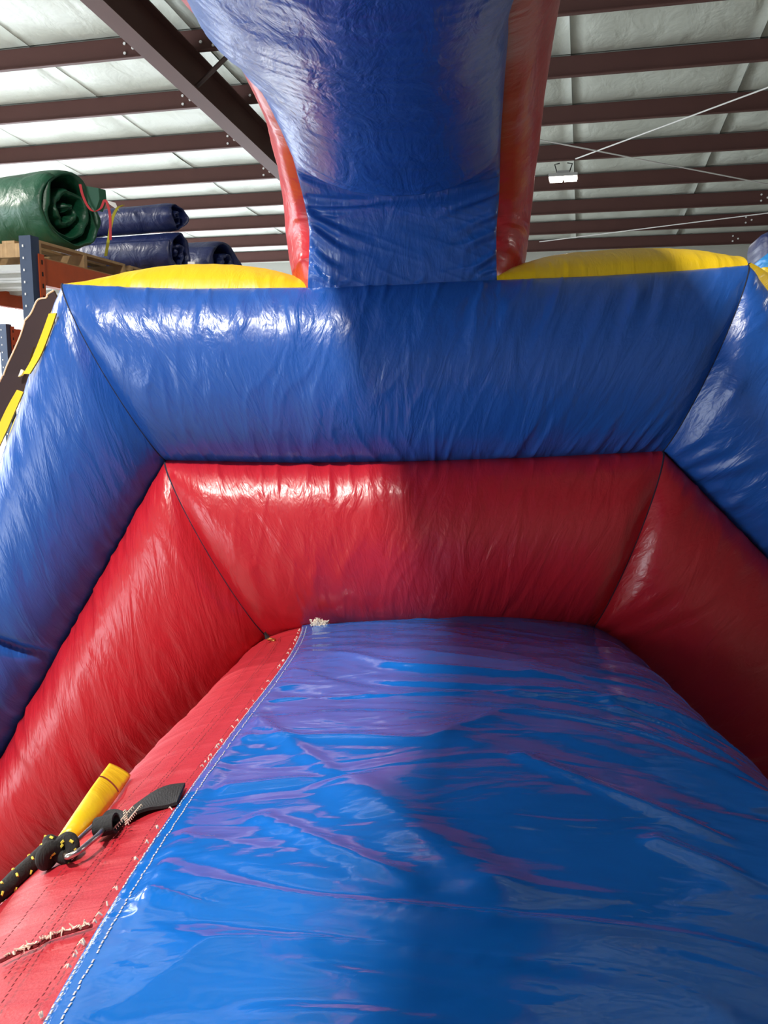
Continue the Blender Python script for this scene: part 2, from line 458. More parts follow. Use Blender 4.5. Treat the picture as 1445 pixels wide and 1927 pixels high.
panel('red_tube', [mR, mR2], [iR, iR2], M['red'], .17, 240, 70, power=.58, seed=18, wr=.7, folds=[(1108, 1178, 1235, 1090, .008, .014), (1120, 1185, 1330, 1060, .007, .016), (1150, 1200, 1370, 1110, .006, .016)], ends=(.26, 0), skew=.3)
# dark stitched joints where the tubes meet
def joint(P, r=.0028): MB().tube(resample(P, 60), r, 6).build('stitched_joint', M['joint'], slide)
for G_ in (G_top, G_red):
    joint(G_[0]+AX*.001); joint(G_[-1]+AX*.001)
# yellow outer gussets: over the top (either side of the arch) and down the outer sides
BK = .55
UPW = UX
cL, cR = fp(580, 541), fp(935, 527)
def back(P, drop=0.0): return P + AX*BK - UX*drop
panel('yellow_gusset', [oL, fp(230, 540), fp(350, 543), cL], [back(p) for p in (oL, fp(230, 540), fp(350, 543), cL)], M['yellow'], .135, 120, 50, dirv=UPW,
      seed=21, power=.6, ends=(.9, .55), endlen=.16, wr=.5)
panel('yellow_gusset', [cR, fp(1130, 519), fp(1290, 509), oR], [back(p) for p in (cR, fp(1130, 519), fp(1290, 509), oR)], M['yellow'], .13, 120, 50, dirv=UPW,
      seed=24, power=.6, ends=(.55, .45), endlen=.12, wr=.7)
panel('yellow_gusset', [cL, cR], [back(cL), back(cR)], M['yellow'], .01, 40, 20, dirv=UPW, seed=26)
nL = unit(np.cross(oL2-oL, AX)); nL = nL if np.dot(nL, RX) < 0 else -nL
nR = unit(np.cross(oR2-oR, AX)); nR = nR if np.dot(nR, RX) > 0 else -nR
panel('yellow_gusset', [oL, oL2], [back(oL), back(oL2)], M['yellow'], .045, 120, 30, dirv=nL, seed=27, power=.6, ends=(.9, 0), wr=.5)
panel('yellow_gusset', [oR, oR2], [back(oR), back(oR2)], M['yellow'], .11, 120, 30, dirv=nR, seed=29, power=.6, ends=(.45, 0), wr=.5)
# back of the frame
bk_top = [back(p) for p in (oL, fp(580, 541), fp(935, 527), oR)]
panel('blue_tube', bk_top, [back(p, 0) for p in (iL, iR)], M['blue'], .16, 60, 24, dirv=AX, seed=31)
panel('blue_tube', [back(oL), back(oL2)], [back(iL), back(iL2)], M['blue'], .16, 60, 24, dirv=AX, seed=33, ends=(.26, 0))
panel('blue_tube', [back(oR), back(oR2)], [back(iR), back(iR2)], M['blue'], .16, 60, 24, dirv=AX, seed=35, ends=(.26, 0))
panel('red_tube', top_in, [back(iL), back(iR)], M['red'], .02, 60, 16, dirv=-UX, seed=36)

# ------------------------------------------------------------------ the arch over the lane
def cp(px, py, dist):
    d = ray(px, py); return EYE + d*dist
SCL = D/1.9
# (left px, right px, y px, distance along the view): edges of the blue underside
fr = np.dot(fp(757, 535)-EYE, FWD)
ST = [(579, 935, 546, fr), (582, 934, 440, fr*1.0), (574, 938, 388, fr*.99), (565, 940, 350, fr*.968), (553, 941, 305, fr*.938), (541, 942, 265, fr*.905), (512, 946, 200, fr*.838),
      (474, 951, 130, fr*.765), (425, 956, 70, fr*.69), (366, 962, 5, fr*.615)]
AL = [cp(a, y, d) for a, b, y, d in ST]; AR = [cp(b, y, d) for a, b, y, d in ST]
# carry the arch on over the camera and down behind it
wu = unit((AR[-1]-AL[-1])*np.array([1, 1, 0]))*.62; z0 = AL[-1][2]
for x, y, dz in [(-.635, 1.18, -.03), (-.565, .64, -.05), (-.515, .34, -.05), (-.41, -.3, -.05), (-.28, -1.2, -.10), (-.19, -1.8, -.30), (-.14, -2.05, -.9), (-.13, -2.1, -1.9)]:
    p = np.array([x, y, z0+dz]); AL.append(p); AR.append(p+wu*(.93 if y > 1 else 1.0))
NA = 420
AL = smooth_curve(AL, 4000); AR = smooth_curve(AR, 4000)
_s = np.r_[0, np.cumsum(np.linalg.norm(np.diff((AL+AR)/2, axis=0), axis=1))]
_t = np.interp(np.r_[np.linspace(0, .62, 180)[:-1], np.linspace(.62, 1.7, 150)[:-1], np.linspace(1.7, _s[-1], 93)], _s, np.arange(4000))
AL = np.stack([np.interp(_t, np.arange(4000), AL[:, k]) for k in range(3)], 1); AR = np.stack([np.interp(_t, np.arange(4000), AR[:, k]) for k in range(3)], 1)
tang = np.gradient((AL+AR)/2, axis=0); tang /= np.linalg.norm(tang, axis=1)[:, None]
wid = AR-AL; wid /= np.linalg.norm(wid, axis=1)[:, None]
und = np.cross(tang, wid)                       # underside / front normal
if np.dot(und[5], TOCAM) < 0: und = -und
ATH = .46
def arch_panel(name, A, B, mat, dirs, bulge, seed, m=60, wr=1.0, power=.5, crease=False, flipdir=None):
    t = np.linspace(0, 1, m)
    G = A[:, None]*(1-t)[None, :, None] + B[:, None]*t[None, :, None]
    S = np.r_[0, np.cumsum(np.linalg.norm(np.diff((A+B)/2, axis=0), axis=1))]
    e = 1-.75*np.exp(-(S/.10)**1.3)
    b = bulge*circ(t, power)[None]*e[:, None]
    if crease:
        q = S[:, None]-.405+.050*np.sin(np.pi*t)[None]
        st = np.clip((q+.05)/.15, 0, 1); b = b*(.22+.78*st*st*(3-2*st)) - .010*np.exp(-((q+.035)/.014)**2)*circ(t, .4)[None]
    G = G + b[..., None]*dirs[:, None]
    N = normals(G); fl = np.mean(np.sum(N*dirs[:, None], 2)) < 0
    if fl: N = -N
    Wd = np.linalg.norm(A-B, axis=1)[:, None]; T = t[None]*Wd; TT = Wd-T
    edge = np.exp(-T/.09)+np.exp(-TT/.09)
    Sx = S[:, None]
    low = np.exp(-(Sx/.32)**4)
    # folds fan in from the side seams of the short upright piece; higher up only fine wrinkles
    edge2 = np.exp(-(T/.14)**2)+np.exp(-(TT/.12)**2)
    d = .010*low*edge2*(ridge((Sx+.40*np.minimum(T, TT))/.075+.3*vnoise(T/.1, Sx/.1, seed+9), T/.6, seed)-.4)
    d = d+wr*(.0018*(ridge((Sx+.35*T)/.03, T/.16, seed+4)-.35)+.003*vnoise(Sx/.12, T/.2, seed+5))
    if crease: d = d + .006*low*np.exp(-Sx/.05)*(ridge(T/.045, Sx/.3, seed+6)-.35)
    if crease:
        px2 = lambda x, y: ((x-577)*.00164, (546-y)*.00164)
        for (x0, y0, x1, y1, a_, w_) in ((566, 384, 750, 362, .014, .012), (570, 402, 690, 398, .008, .008), (586, 412, 700, 462, .015, .013), (590, 440, 680, 492, .014, .012), (588, 478, 650, 512, .012, .010), (588, 505, 625, 528, .009, .007),
                                         (938, 352, 800, 425, .012, .014), (938, 400, 830, 462, .012, .012), (934, 440, 850, 486, .012, .011), (930, 478, 868, 530, .013, .010), (925, 508, 885, 536, .010, .007),
                                         (560, 312, 640, 344, .010, .009), (942, 318, 860, 340, .010, .010), (640, 536, 660, 515, .006, .006), (780, 536, 790, 512, .005, .006)):
            (t0, s0), (t1, s1) = px2(x0, y0), px2(x1, y1); L_ = math.hypot(t1-t0, s1-s0); ux, uy = (t1-t0)/L_, (s1-s0)/L_
            al = (T-t0)*ux+(Sx-s0)*uy; ac = -(T-t0)*uy+(Sx-s0)*ux + .012*np.sin(np.clip(al/L_, 0, 1)*3)
            f_ = np.clip(1-al/L_, 0, 1)*np.clip((al+.05)/.05, 0, 1)
            d = d + a_*f_*(np.exp(-(ac/w_)**2)-.5*np.exp(-((ac-1.8*w_)/w_)**2))
    d = d*np.minimum(1, np.minimum(T, TT)/.012)
    G = G + N*d[..., None]
    uv = np.stack(np.broadcast_arrays(T, Sx), 2).reshape(-1, 2)
    return link(name, G.reshape(-1, 3), grid_faces(len(A), m, fl), mat, slide, True, uv)
BL = AL - und*ATH - wid*.02; BR = AR - und*ATH + wid*.05
arch_panel('arch_face', AL, AR, M['blue'], und, .145, 41, 120, crease=True)
arch_panel('arch_face', BL, BR, M['blue'], -und, .08, 44, 30)
arch_panel('arch_side', AL, BL, M['red'], -wid, .085, 47, 40, wr=.5)
arch_panel('arch_side', AR, BR, M['red'], wid, .115, 49, 40, wr=.5)

# ------------------------------------------------------------------ the lane (red bed + glossy blue slip sheet)
prof_px = [(410, 2600), (411, 1700), (412, 1420), (418, 1335), (433, 1275), (461, 1232), (512, 1199), (580, 1181), (640, 1174), (720, 1168), (850, 1164),
           (940, 1167), (1010, 1173), (1090, 1186), (1145, 1206), (1183, 1240), (1203, 1300), (1210, 1400), (1212, 1700), (1214, 2600)]
PR = np.array([loc2(fp(*p)) for p in prof_px])
PR = np.vstack([resample(PR[:3], 6)[:-1], smooth_curve(PR[2:-2], 140), resample(PR[-3:], 6)[1:]])
def lane_point(px, py, off=0.0):
    """where the sight line through a pixel meets the lane skin, plus the skin's outward normal there"""
    d = ray(px, py); q = np.array([np.dot(d, RX), np.dot(d, UX)]); best = None
    for i in range(len(PR)-1):
        A, B = PR[i], PR[i+1]; e = B-A
        den = q[0]*(-e[1]) + q[1]*e[0]
        if abs(den) < 1e-12: continue
        t = (A[0]*(-e[1]) + A[1]*e[0])/den
        s = (q[0]*A[1]-q[1]*A[0])/den
        if -1e-6 <= s <= 1+1e-6 and t > 0 and (best is None or t < best[0]):
            n2 = unit(np.array([-e[1], e[0]])); best = (t, n2)
    if best is None: # just outside the silhouette: take the closest profile direction
        ang = [abs(math.atan2(q[0]*p[1]-q[1]*p[0], q@p)) for p in PR]; i = int(np.argmin(ang))
        t = np.linalg.norm(PR[i])/np.linalg.norm(q); e = PR[min(i+1, len(PR)-1)]-PR[max(i-1, 0)]; best = (t, unit(np.array([-e[1], e[0]])))
    n3 = RX*best[1][0]+UX*best[1][1]
    if n3[2] < 0 and abs(best[1][1]) > .3: n3 = -n3
    return EYE+d*best[0]+n3*off, n3
def lane_lift(px, py, h=.02):
    P, n = lane_point(px, py); d = unit(P-EYE); c = max(.35, -float(np.dot(d, n)))
    return P-d*h/c
cum = np.r_[0, np.cumsum(np.linalg.norm(np.diff(PR, axis=0), axis=1))]
def prof_at(c):
    return np.stack([np.interp(c, cum, PR[:, 0]), np.interp(c, cum, PR[:, 1])], 1)
def lane_grid(c, zs, off):
    p = prof_at(c); dp = np.gradient(p, axis=0); n2 = np.stack([-dp[:, 1], dp[:, 0]], 1); n2 /= np.linalg.norm(n2, axis=1)[:, None]
    if n2[len(n2)//2, 1] < 0: n2 = -n2
    G = EYE + p[:, 0][:, None, None]*RX + p[:, 1][:, None, None]*UX + zs[None, :, None]*AX
    N = (n2[:, 0][:, None]*RX + n2[:, 1][:, None]*UX)[:, None]*np.ones((1, len(zs), 1))
    return G, N
# profile arc length where the sheet starts (line of sight slope -1.40 from the lane's vanishing point)
sl = np.array([(np.dot(EYE+RX*p[0]+UX*p[1]+AX*D-EYE, RX), 0) for p in PR])
def c_of_px(px, py):
    P, n = lane_point(px, py); q = loc2(P)
    return cum[int(np.argmin(np.linalg.norm(PR-q, axis=1)))]
edge_px = [(570, 1179), (552, 1215), (515, 1276), (481, 1324), (453, 1361), (403, 1421), (350, 1495), (263, 1621), (211, 1711), (166, 1777), (121, 1843), (74, 1924)]
_ez = np.array([np.dot(lane_point(*p)[0]-EYE, AX) for p in edge_px]); _ec = np.array([c_of_px(*p) for p in edge_px])
_co = np.polyfit(_ez, _ec, 3)
def c_edge(z): return np.polyval(_co, np.clip(z, _ez.min()-.1, D+.1))
C_SHEET = float(c_edge(1.2))
C_END = cum[-1]
zs = np.r_[np.linspace(-1.6, .35, 30)[:-1], np.linspace(.35, D+.45, 440)]
cb = np.r_[np.linspace(0, cum[6], 6)[:-1], np.linspace(cum[6], cum[-7], 220), np.linspace(cum[-7], C_END, 6)[1:]]
G, N = lane_grid(cb, zs, 0)
CC, ZZ = np.meshgrid(cb, zs, indexing='ij')
wrk = .0030*(ridge(ZZ/.05+CC/.25, CC/.2, 61)-.35) + .004*vnoise(ZZ/.15, CC/.12, 63)
wrk = wrk - .014*(CC > c_edge(ZZ)+.03)*1.0
wrk -= .045*np.exp(-((ZZ-(D+.02))/.10)**2)*0
G = G + N*wrk[..., None]
G[..., 2] = np.maximum(G[..., 2], .01)
lane = link('lane_bed', G.reshape(-1, 3), grid_faces(len(cb), len(zs), False), M['lane_red'], slide, True,
            np.stack([CC, ZZ], 2).reshape(-1, 2))
# the slip sheet
u_ = np.r_[0, np.linspace(.0025, 1, 261)]; LENK = cum[-4]-C_SHEET
ZZ = np.ones((262, 1))*zs[None]; CC = c_edge(ZZ) + u_[:, None]*(cum[-4]-c_edge(ZZ)); K = CC-c_edge(ZZ)
p_ = prof_at(CC.ravel()); dp_ = prof_at(CC.ravel()+.003)-prof_at(CC.ravel()-.003); n_ = np.stack([-dp_[:, 1], dp_[:, 0]], 1); n_ /= np.linalg.norm(n_, axis=1)[:, None]
if n_[len(n_)//2, 1] < 0: n_ = -n_
G = (EYE + p_[:, :1]*RX + p_[:, 1:]*UX + ZZ.reshape(-1, 1)*AX).reshape(262, len(zs), 3); N = (n_[:, :1]*RX+n_[:, 1:]*UX).reshape(262, len(zs), 3)
def folds(K, Z):
    a = Z*.90+K*.43; b = Z*.43-K*.90                       # folds run slantwise over the lane
    w = vnoise(K/.35, Z/.5, 71)*.12
    f = .0085*vnoise((a+w)/.17, b/.55, 73) + .0055*(ridge((a+w*1.3)/.12, b/.45, 75)-.35) + .0017*vnoise((a+w)/.045, b/.22, 77)
    near = .0045*(ridge((Z+.5*K)/.075, K/.30, 79)-.3)*np.exp(-K/.12)
    return 1.35*f+near
edge_f = np.clip(K/.05, 0, 1)
dsp = .010 + folds(K, ZZ)*(.15+.85*edge_f)
zr = D*282/427.0                                            # welded seam across the sheet
dsp += .006*np.exp(-((ZZ-zr-.012*vnoise(K/.1, 0, 81))/.007)**2)*(.35+.65*np.abs(vnoise(K/.03, 0, 83)))
def kz(px, py):
    z = float(np.dot(lane_point(px, py)[0]-EYE, AX)); return c_of_px(px, py)-float(c_edge(z)), z
for a_, b_, h_ in (((252, 1697), (418, 1737), .009), ((600, 1312), (720, 1310), .003), ((1130, 1320), (1330, 1440), .005), ((400, 1490), (640, 1470), .006), ((430, 1330), (640, 1470), .006), ((640, 1470), (1010, 1740), .010), ((480, 1540), (800, 1700), .006), ((1200, 1590), (1440, 1700), .007), ((960, 1430), (1400, 1620), .006)):
    (k0, z0), (k1, z1) = kz(*a_), kz(*b_); L_ = math.hypot(k1-k0, z1-z0); ux, uy = (k1-k0)/L_, (z1-z0)/L_
    al = (K-k0)*ux+(ZZ-z0)*uy; ac = -(K-k0)*uy+(ZZ-z0)*ux; w_ = .006 if h_ == .009 else .017 if h_ < .0095 else .040
    dsp += h_*np.exp(-(ac/w_)**2)*np.clip(al/.02, 0, 1)*np.clip((L_-al)/.06, 0, 1)
dsp = np.maximum(dsp, .001)
hem = np.clip((.045-K)/.02, 0, 1); dsp = dsp*(1-hem)+.007*hem; dsp[0] = .001
G = G + N*dsp[..., None]
G[..., 2] = np.maximum(G[..., 2], .02)
sheet = link('slip_sheet', G.reshape(-1, 3), grid_faces(262, len(zs), False), M['sheet'], slide, True, np.stack([CC, ZZ], 2).reshape(-1, 2))
sheet['label'] = 'glossy wrinkled blue slip sheet stitched over the lane'

def lane_uvpoint(c, z, off):
    p = prof_at(np.array([c-.004, c, c+.004])); dp = p[2]-p[0]; n2 = unit(np.array([-dp[1], dp[0]]))
    if n2[1] < 0: n2 = -n2
    n = RX*n2[0]+UX*n2[1]
    return EYE+RX*p[1][0]+UX*p[1][1]+AX*z+n*off, n
def stitch(name, c0, mat, z0, z1, step, length, r, off, seed, wander=.0, parent=None, gaps=0.0):
    mb = MB(); z = z0; k = 0; rng = np.random.default_rng(seed)
    while z < z1:
        j = rng.uniform(-1, 1)
        c = float(c_edge(z))+c0+wander*float(vnoise(z*6, 0, seed))+.0008*j
        if rng.uniform() > gaps:
            A, n = lane_uvpoint(c, z, off); B, _ = lane_uvpoint(c+.0008*rng.uniform(-1, 1), z+length, off)
            t = unit(B-A); s = np.cross(t, n); m_ = (A+B)/2+n*r*.6
            mb.add([A-s*r, A+s*r, B+s*r, B-s*r, m_-s*r*.6, m_+s*r*.6], [(0, 1, 5, 4), (4, 5, 2, 3), (0, 4, 3), (1, 2, 5)])
        z += step; k += 1
    o = mb.build(name, mat, parent or slide); o['kind'] = 'stuff'; return o
for dc in (.0075, .0205):
    stitch('stitching', dc, M['thread'], .45, D-.02, .0085, .0062, .0010, .0080, 90+int(dc*1000), .0015, sheet, .05)
for dc in (-.012, -.055, -.066, -.105):
    stitch('seam_thread', dc, M['red_thread'], .5, D-.1, .0085, .0058, .0008, .0055, 130-int(dc*1000), .004, lane, .08)
# frayed scrim along the cut edge of the sheet
mb = MB(); rng = np.random.default_rng(5)
for k in range(60):
    z = .55+2.0*rng.uniform()**1.3; cE = float(c_edge(z)); A, n = lane_uvpoint(cE+.001-.002*rng.uniform(), z, .006)
    for q in range(rng.integers(1, 4)):
        B, _ = lane_uvpoint(cE-.001-.005*rng.uniform(), z+.006*rng.uniform(-1, 1), .008)
        mb.tube([A, (A+B)/2+n*.003, B], [.0011, .0010, .0005], 4)
o = mb.build('frayed_edge', M['frayed'], sheet); o['kind'] = 'stuff'
# worn seam across the red bed, low left
mb = MB()
pts = [(2, 1818), (45, 1797), (70, 1788), (100, 1772), (140, 1760), (175, 1750)]
P = smooth_curve([lane_point(*p, off=.005)[0] for p in pts], 60)
mb.tube(P, .0022, 5)
mb.build('bed_seam', M['red_thread'], lane)
mb = MB()
for i in range(4, 58):
    if rng.uniform() < .55:
        n = lane_point(60, 1790)[1]; q = P[i]+np.array(n)*.003
        mb.tube([q, q+rng.uniform(-1, 1, 3)*.003, q+rng.uniform(-1, 1, 3)*.005], [.0016, .0013, .0006], 4)
o = mb.build('frayed_edge', M['frayed'], lane); o['kind'] = 'stuff'

# foam tuft and small ring at the back of the lane
A, n = lane_point(603, 1184, .012); mb = MB(); rng = np.random.default_rng(9)
for k in range(130):
    q = A+RX*rng.normal()*.009+n*(.002+abs(rng.normal())*.004)+AX*(-.004+.004*rng.normal()); mb.tube([q, q+rng.normal(size=3)*.004, q+rng.normal(size=3)*.006+n*.003], [.004, .0035, .0012], 5)
for k in range(5):
    mb.tube([A+n*.004, A+n*.014+RX*rng.normal()*.005, A+n*.024+RX*rng.normal()*.010], [.0015, .001, .0005], 4)
tuft = mb.build('foam_tuft', M['foam'], slide); tuft['kind'] = 'stuff'
A, n = lane_point(518, 1202, .008)
th = np.linspace(0, 2*math.pi, 20, endpoint=False)
ringo = MB().tube([A-AX*.05+RX*.012*math.cos(a)+(n*.4-AX*.9)*.010*math.sin(a) for a in th], .0028, 6, closed=True).build('anchor_ring', M['brass'], slide)
ringo['label'] = 'small brass ring at the far end of the lane'
B = fp(503, 1205, -.02)
MB().prism([B+RX*.018, B-RX*.006, B-RX*.010+UX*.024, B+RX*.002+UX*.010], AX*.02).build('anchor_tab', M['black_web'], slide)

# ------------------------------------------------------------------ yellow tab on the lane's side, black strap
def lane_or_frame(px, py, dist): 
    d = ray(px, py); return EYE+d*dist
tl = lane_point(165, 1540)[0]; dt = np.dot(tl-EYE, FWD)
pR = [lane_lift(*p, .012) for p in ((246, 1458), (208, 1512), (168, 1556), (132, 1584))]
pL = [lane_or_frame(*p, np.dot(q-EYE, FWD)*k) for p, q, k in zip(((206, 1436), (176, 1476), (139, 1530), (104, 1582)), pR, (1.02, 1.02, 1.01, 1.0))]
pL = smooth_curve(pL, 24); pR = smooth_curve(pR, 24)
t = np.linspace(0, 1, 9); Gt = pL[:, None]*(1-t)[None, :, None]+pR[:, None]*t[None, :, None]
nt_ = unit(np.cross(pL[-1]-pL[0], pR[0]-pL[0])); nt_ = nt_ if np.dot(nt_, FWD) < 0 else -nt_
Gt = Gt + (.008*circ(t, .8)[None]*np.linspace(.3, 1.2, 24)[:, None])[..., None]*nt_
Gb = pL[:, None]*(1-t)[None, :, None]+pR[:, None]*t[None, :, None] - nt_*.006
V = np.concatenate([Gt.reshape(-1, 3), Gb.reshape(-1, 3)]); k = 24*9
f = grid_faces(24, 9)+[tuple(i+k for i in q)[::-1] for q in grid_faces(24, 9)]
for i in range(23):
    f += [(i*9, k+i*9, k+(i+1)*9, (i+1)*9), (i*9+8, (i+1)*9+8, k+(i+1)*9+8, k+i*9+8)]
for j in range(8):
    f += [(j, j+1, k+j+1, k+j), (23*9+j, k+23*9+j, k+23*9+j+1, 23*9+j+1)]
tab = link('pull_tab', V, f, M['yellow'], slide, True, np.tile(np.stack(np.meshgrid(np.arange(24)*.008, np.arange(9)*.004, indexing='ij'), 2).reshape(-1, 2), (2, 1)))
tab['label'] = 'folded yellow vinyl tab beside the rope knot'
MB().tube([Gt[9, j]+nt_*.0015 for j in range(9)], .0011, 5).build('tab_seam', M['red_thread'], tab)
# black webbing strap sewn under the sheet, ending in a loop
Lp = [(349, 1478), (315, 1488), (280, 1502), (252, 1516), (238, 1527), (222, 1528), (205, 1534), (190, 1552)]
Rp = [(334, 1514), (312, 1518), (286, 1524), (262, 1534), (246, 1543), (232, 1550), (215, 1560), (198, 1567)]
Lq = smooth_curve([lane_lift(*p, .008) for p in Lp], 40); Rq = smooth_curve([lane_lift(*p, .008) for p in Rp], 40)
nn = lane_point(270, 1520)[1]
wav = (.004*np.sin(np.linspace(0, 9, 40)))[:, None]*nn
strap = MB().ribbon(Lq+wav, Rq-wav*.5, .0045, nn).build('webbing_strap', M['black_web'], slide)
strap['label'] = 'black webbing strap sewn under the blue sheet edge'
lc = lane_lift(200, 1553, .024); sd_ = unit((Lq[-1]-Lq[-8])); wd_ = unit(np.cross(nn, sd_)); th = np.linspace(0, 2*math.pi, 33)
ll = np.array([lc + sd_*.016*math.cos(a) + nn*.010*math.sin(a) for a in th])
MB().ribbon(ll-wd_*.014, ll+wd_*.014, .003, np.array([sd_*math.cos(a)+nn*math.sin(a) for a in th])).build('strap_loop', M['black_web'], strap)
mb = MB()
for a, b, kk in (((232, 1528), (236, 1552), 7), ((213, 1560), (246, 1522), 10), ((239, 1546), (262, 1518), 9)):
    for s in np.linspace(0, 1, kk):
        q = lane_lift(a[0]+(b[0]-a[0])*s, a[1]+(b[1]-a[1])*s, .0145); n_ = nn
        mb.tube([q, q+n_*.0016+RX*.0035+UX*.002, q+RX*.005], [.0012, .0011, .0006], 5)
o = mb.build('strap_stitch', M['frayed'], strap); o['kind'] = 'stuff'

# carabiner
cb_px = [(126, 1603), (122, 1608), (128, 1612), (148, 1602), (170, 1584), (186, 1571), (194, 1560), (193, 1550), (184, 1547), (168, 1560), (150, 1577), (136, 1590)]
cpts = [lane_lift(*p, .024) for p in cb_px]
c0 = np.mean(cpts, 0)
car = empty('carabiner', c0, 'steel carabiner joining the black strap to the knotted rope', 'carabiner')
cl = smooth_curve(cpts+[cpts[0]], 61)[:-1]
MB().tube(cl[:40], .0040, 8).build('body', M['steel'], car, True)
gate = MB().tube(cl[39:], .0030, 8)
gate.tube(np.vstack([cl[-1:], cl[:1]]), .0030, 8)
gate.build('gate', M['steel'], car, True)
MB().tube(cl[36:41], .0052, 8).build('gate_nut', M['steel'], car, True)

# climbing rope: black with yellow tracer flecks, knotted on the carabiner
rp = [(-60, 1709), (0, 1680), (30, 1652), (60, 1625), (82, 1604), (95, 1592)]
rq = smooth_curve([lane_lift(p[0], p[1], .026) for p in rp], 90)
rq = smooth_curve(np.vstack([[rq[0]-AX*.75-RX*.13-np.array([0, 0, .05]), rq[0]-AX*.40-RX*.06-np.array([0, 0, .01]), rq[0]-AX*.12-RX*.012], rq[::6], rq[-1:]]), 200)
rope = empty('climbing_rope', rq[-1], 'black rope with yellow flecks knotted at the lower left', 'rope')
RR = .0115
MB().tube(rq, RR, 14).build('rope_run', M['rope'], rope, True)
kc = lane_lift(107, 1600, .046); e1 = unit(rq[-1]-rq[-12]); e3 = nn; e2 = unit(np.cross(e3, e1)); e1 = np.cross(e2, e3)
th = np.linspace(0, 2*math.pi, 90)
kn = np.array([kc + e1*(.0098*(math.sin(a)+1.25*math.sin(2*a))) + e2*(.0098*(math.cos(a)-1.25*math.cos(2*a))) + e3*(-.010*math.sin(3*a)) for a in th[:-1]])
MB().tube(kn, .0095, 12, closed=True).build('knot', M['rope'], rope, True)
lp = [kc+e1*.010+e3*.004, kc+e1*.018+e2*.009+e3*.006, kc+e1*.027+e2*.003, kc+e1*.022-e2*.009-e3*.006, kc+e1*.010-e2*.010]
MB().tube(smooth_curve(lp, 40), .0068, 12).build('rope_loop', M['rope'], rope, True)
mb = MB(); rng = np.random.default_rng(3)
def flecks(path, r, turns, count, ph):
    P = np.asarray(path); T = np.gradient(P, axis=0); T /= np.linalg.norm(T, axis=1)[:, None]
    for k in range(count):
        s = (k+.5)/count; i = int(s*(len(P)-1)); t_ = T[i]
        u = unit(np.cross(t_, [0, 0, 1.0])); v = np.cross(u, t_); a = ph+turns*2*math.pi*s
        q = P[i]+r*1.0*(math.cos(a)*u+math.sin(a)*v); q2 = P[i]+t_*.004+r*1.0*(math.cos(a+.35)*u+math.sin(a+.35)*v)
        mb.tube([q, q2], .0019, 5)
for ph in (0.0, 3.3): flecks(rq, RR, 12, 64, ph)
flecks(np.vstack([kn, kn[:1]]), .0095, 4, 20, 1.0)
o = mb.build('tracer', M['rope_yellow'], rope); o['kind'] = 'stuff'

# ------------------------------------------------------------------ dark hook strips hanging off the outer left side
def fpo(px, py, dep=.10): return fp(px, py, dep)
strips = [([(104, 548), (92, 556), (90, 562), (74, 566), (62, 590), (50, 605)], [(122, 590), (112, 592), (104, 602), (94, 614), (80, 640), (70, 660)]),
          ([(52, 600), (42, 632), (30, 660), (16, 690), (8, 712), (2, 722)], [(82, 612), (72, 640), (62, 668), (56, 695), (50, 706), (36, 710)]),
          ([(8, 708), (0, 725), (-12, 755), (-30, 800), (-50, 850)], [(62, 700), (54, 722), (40, 748), (22, 788), (0, 842)])]
for k, (a, b) in enumerate(strips):
    A = smooth_curve([fpo(*p, .10+.05*(k == 1)) for p in a], 24); B = smooth_curve([fpo(*p, .10+.05*(k == 1)) for p in b], 24)
    st = MB().ribbon(A, B, .012, TOCAM).build('hook_strip', M['maroon'], slide)
    MB().tube(A+TOCAM*.012, .003, 6).build('strip_edging', M['frayed'], st)
A = fpo(44, 706, .08)
MB().prism([A, A-RX*.012-UX*.006, A-RX*.002+UX*.018, A+RX*.006+UX*.012], TOCAM*.012).build('frayed_corner', M['paper'], slide)
# yellow side flap pieces showing between the strips
for a, b in (([(94, 591), (80, 630), (62, 675), (46, 704)], [(108, 590), (97, 622), (79, 668), (58, 704)]), ([(34, 734), (16, 766), (0, 800), (-20, 845)], [(46, 738), (30, 775), (14, 812), (-6, 855)])):
    MB().ribbon(smooth_curve([fp(*p, -.07) for p in a], 20), smooth_curve([fp(*p, -.08) for p in b], 20), .008, TOCAM).build('yellow_flap', M['yellow'], slide)

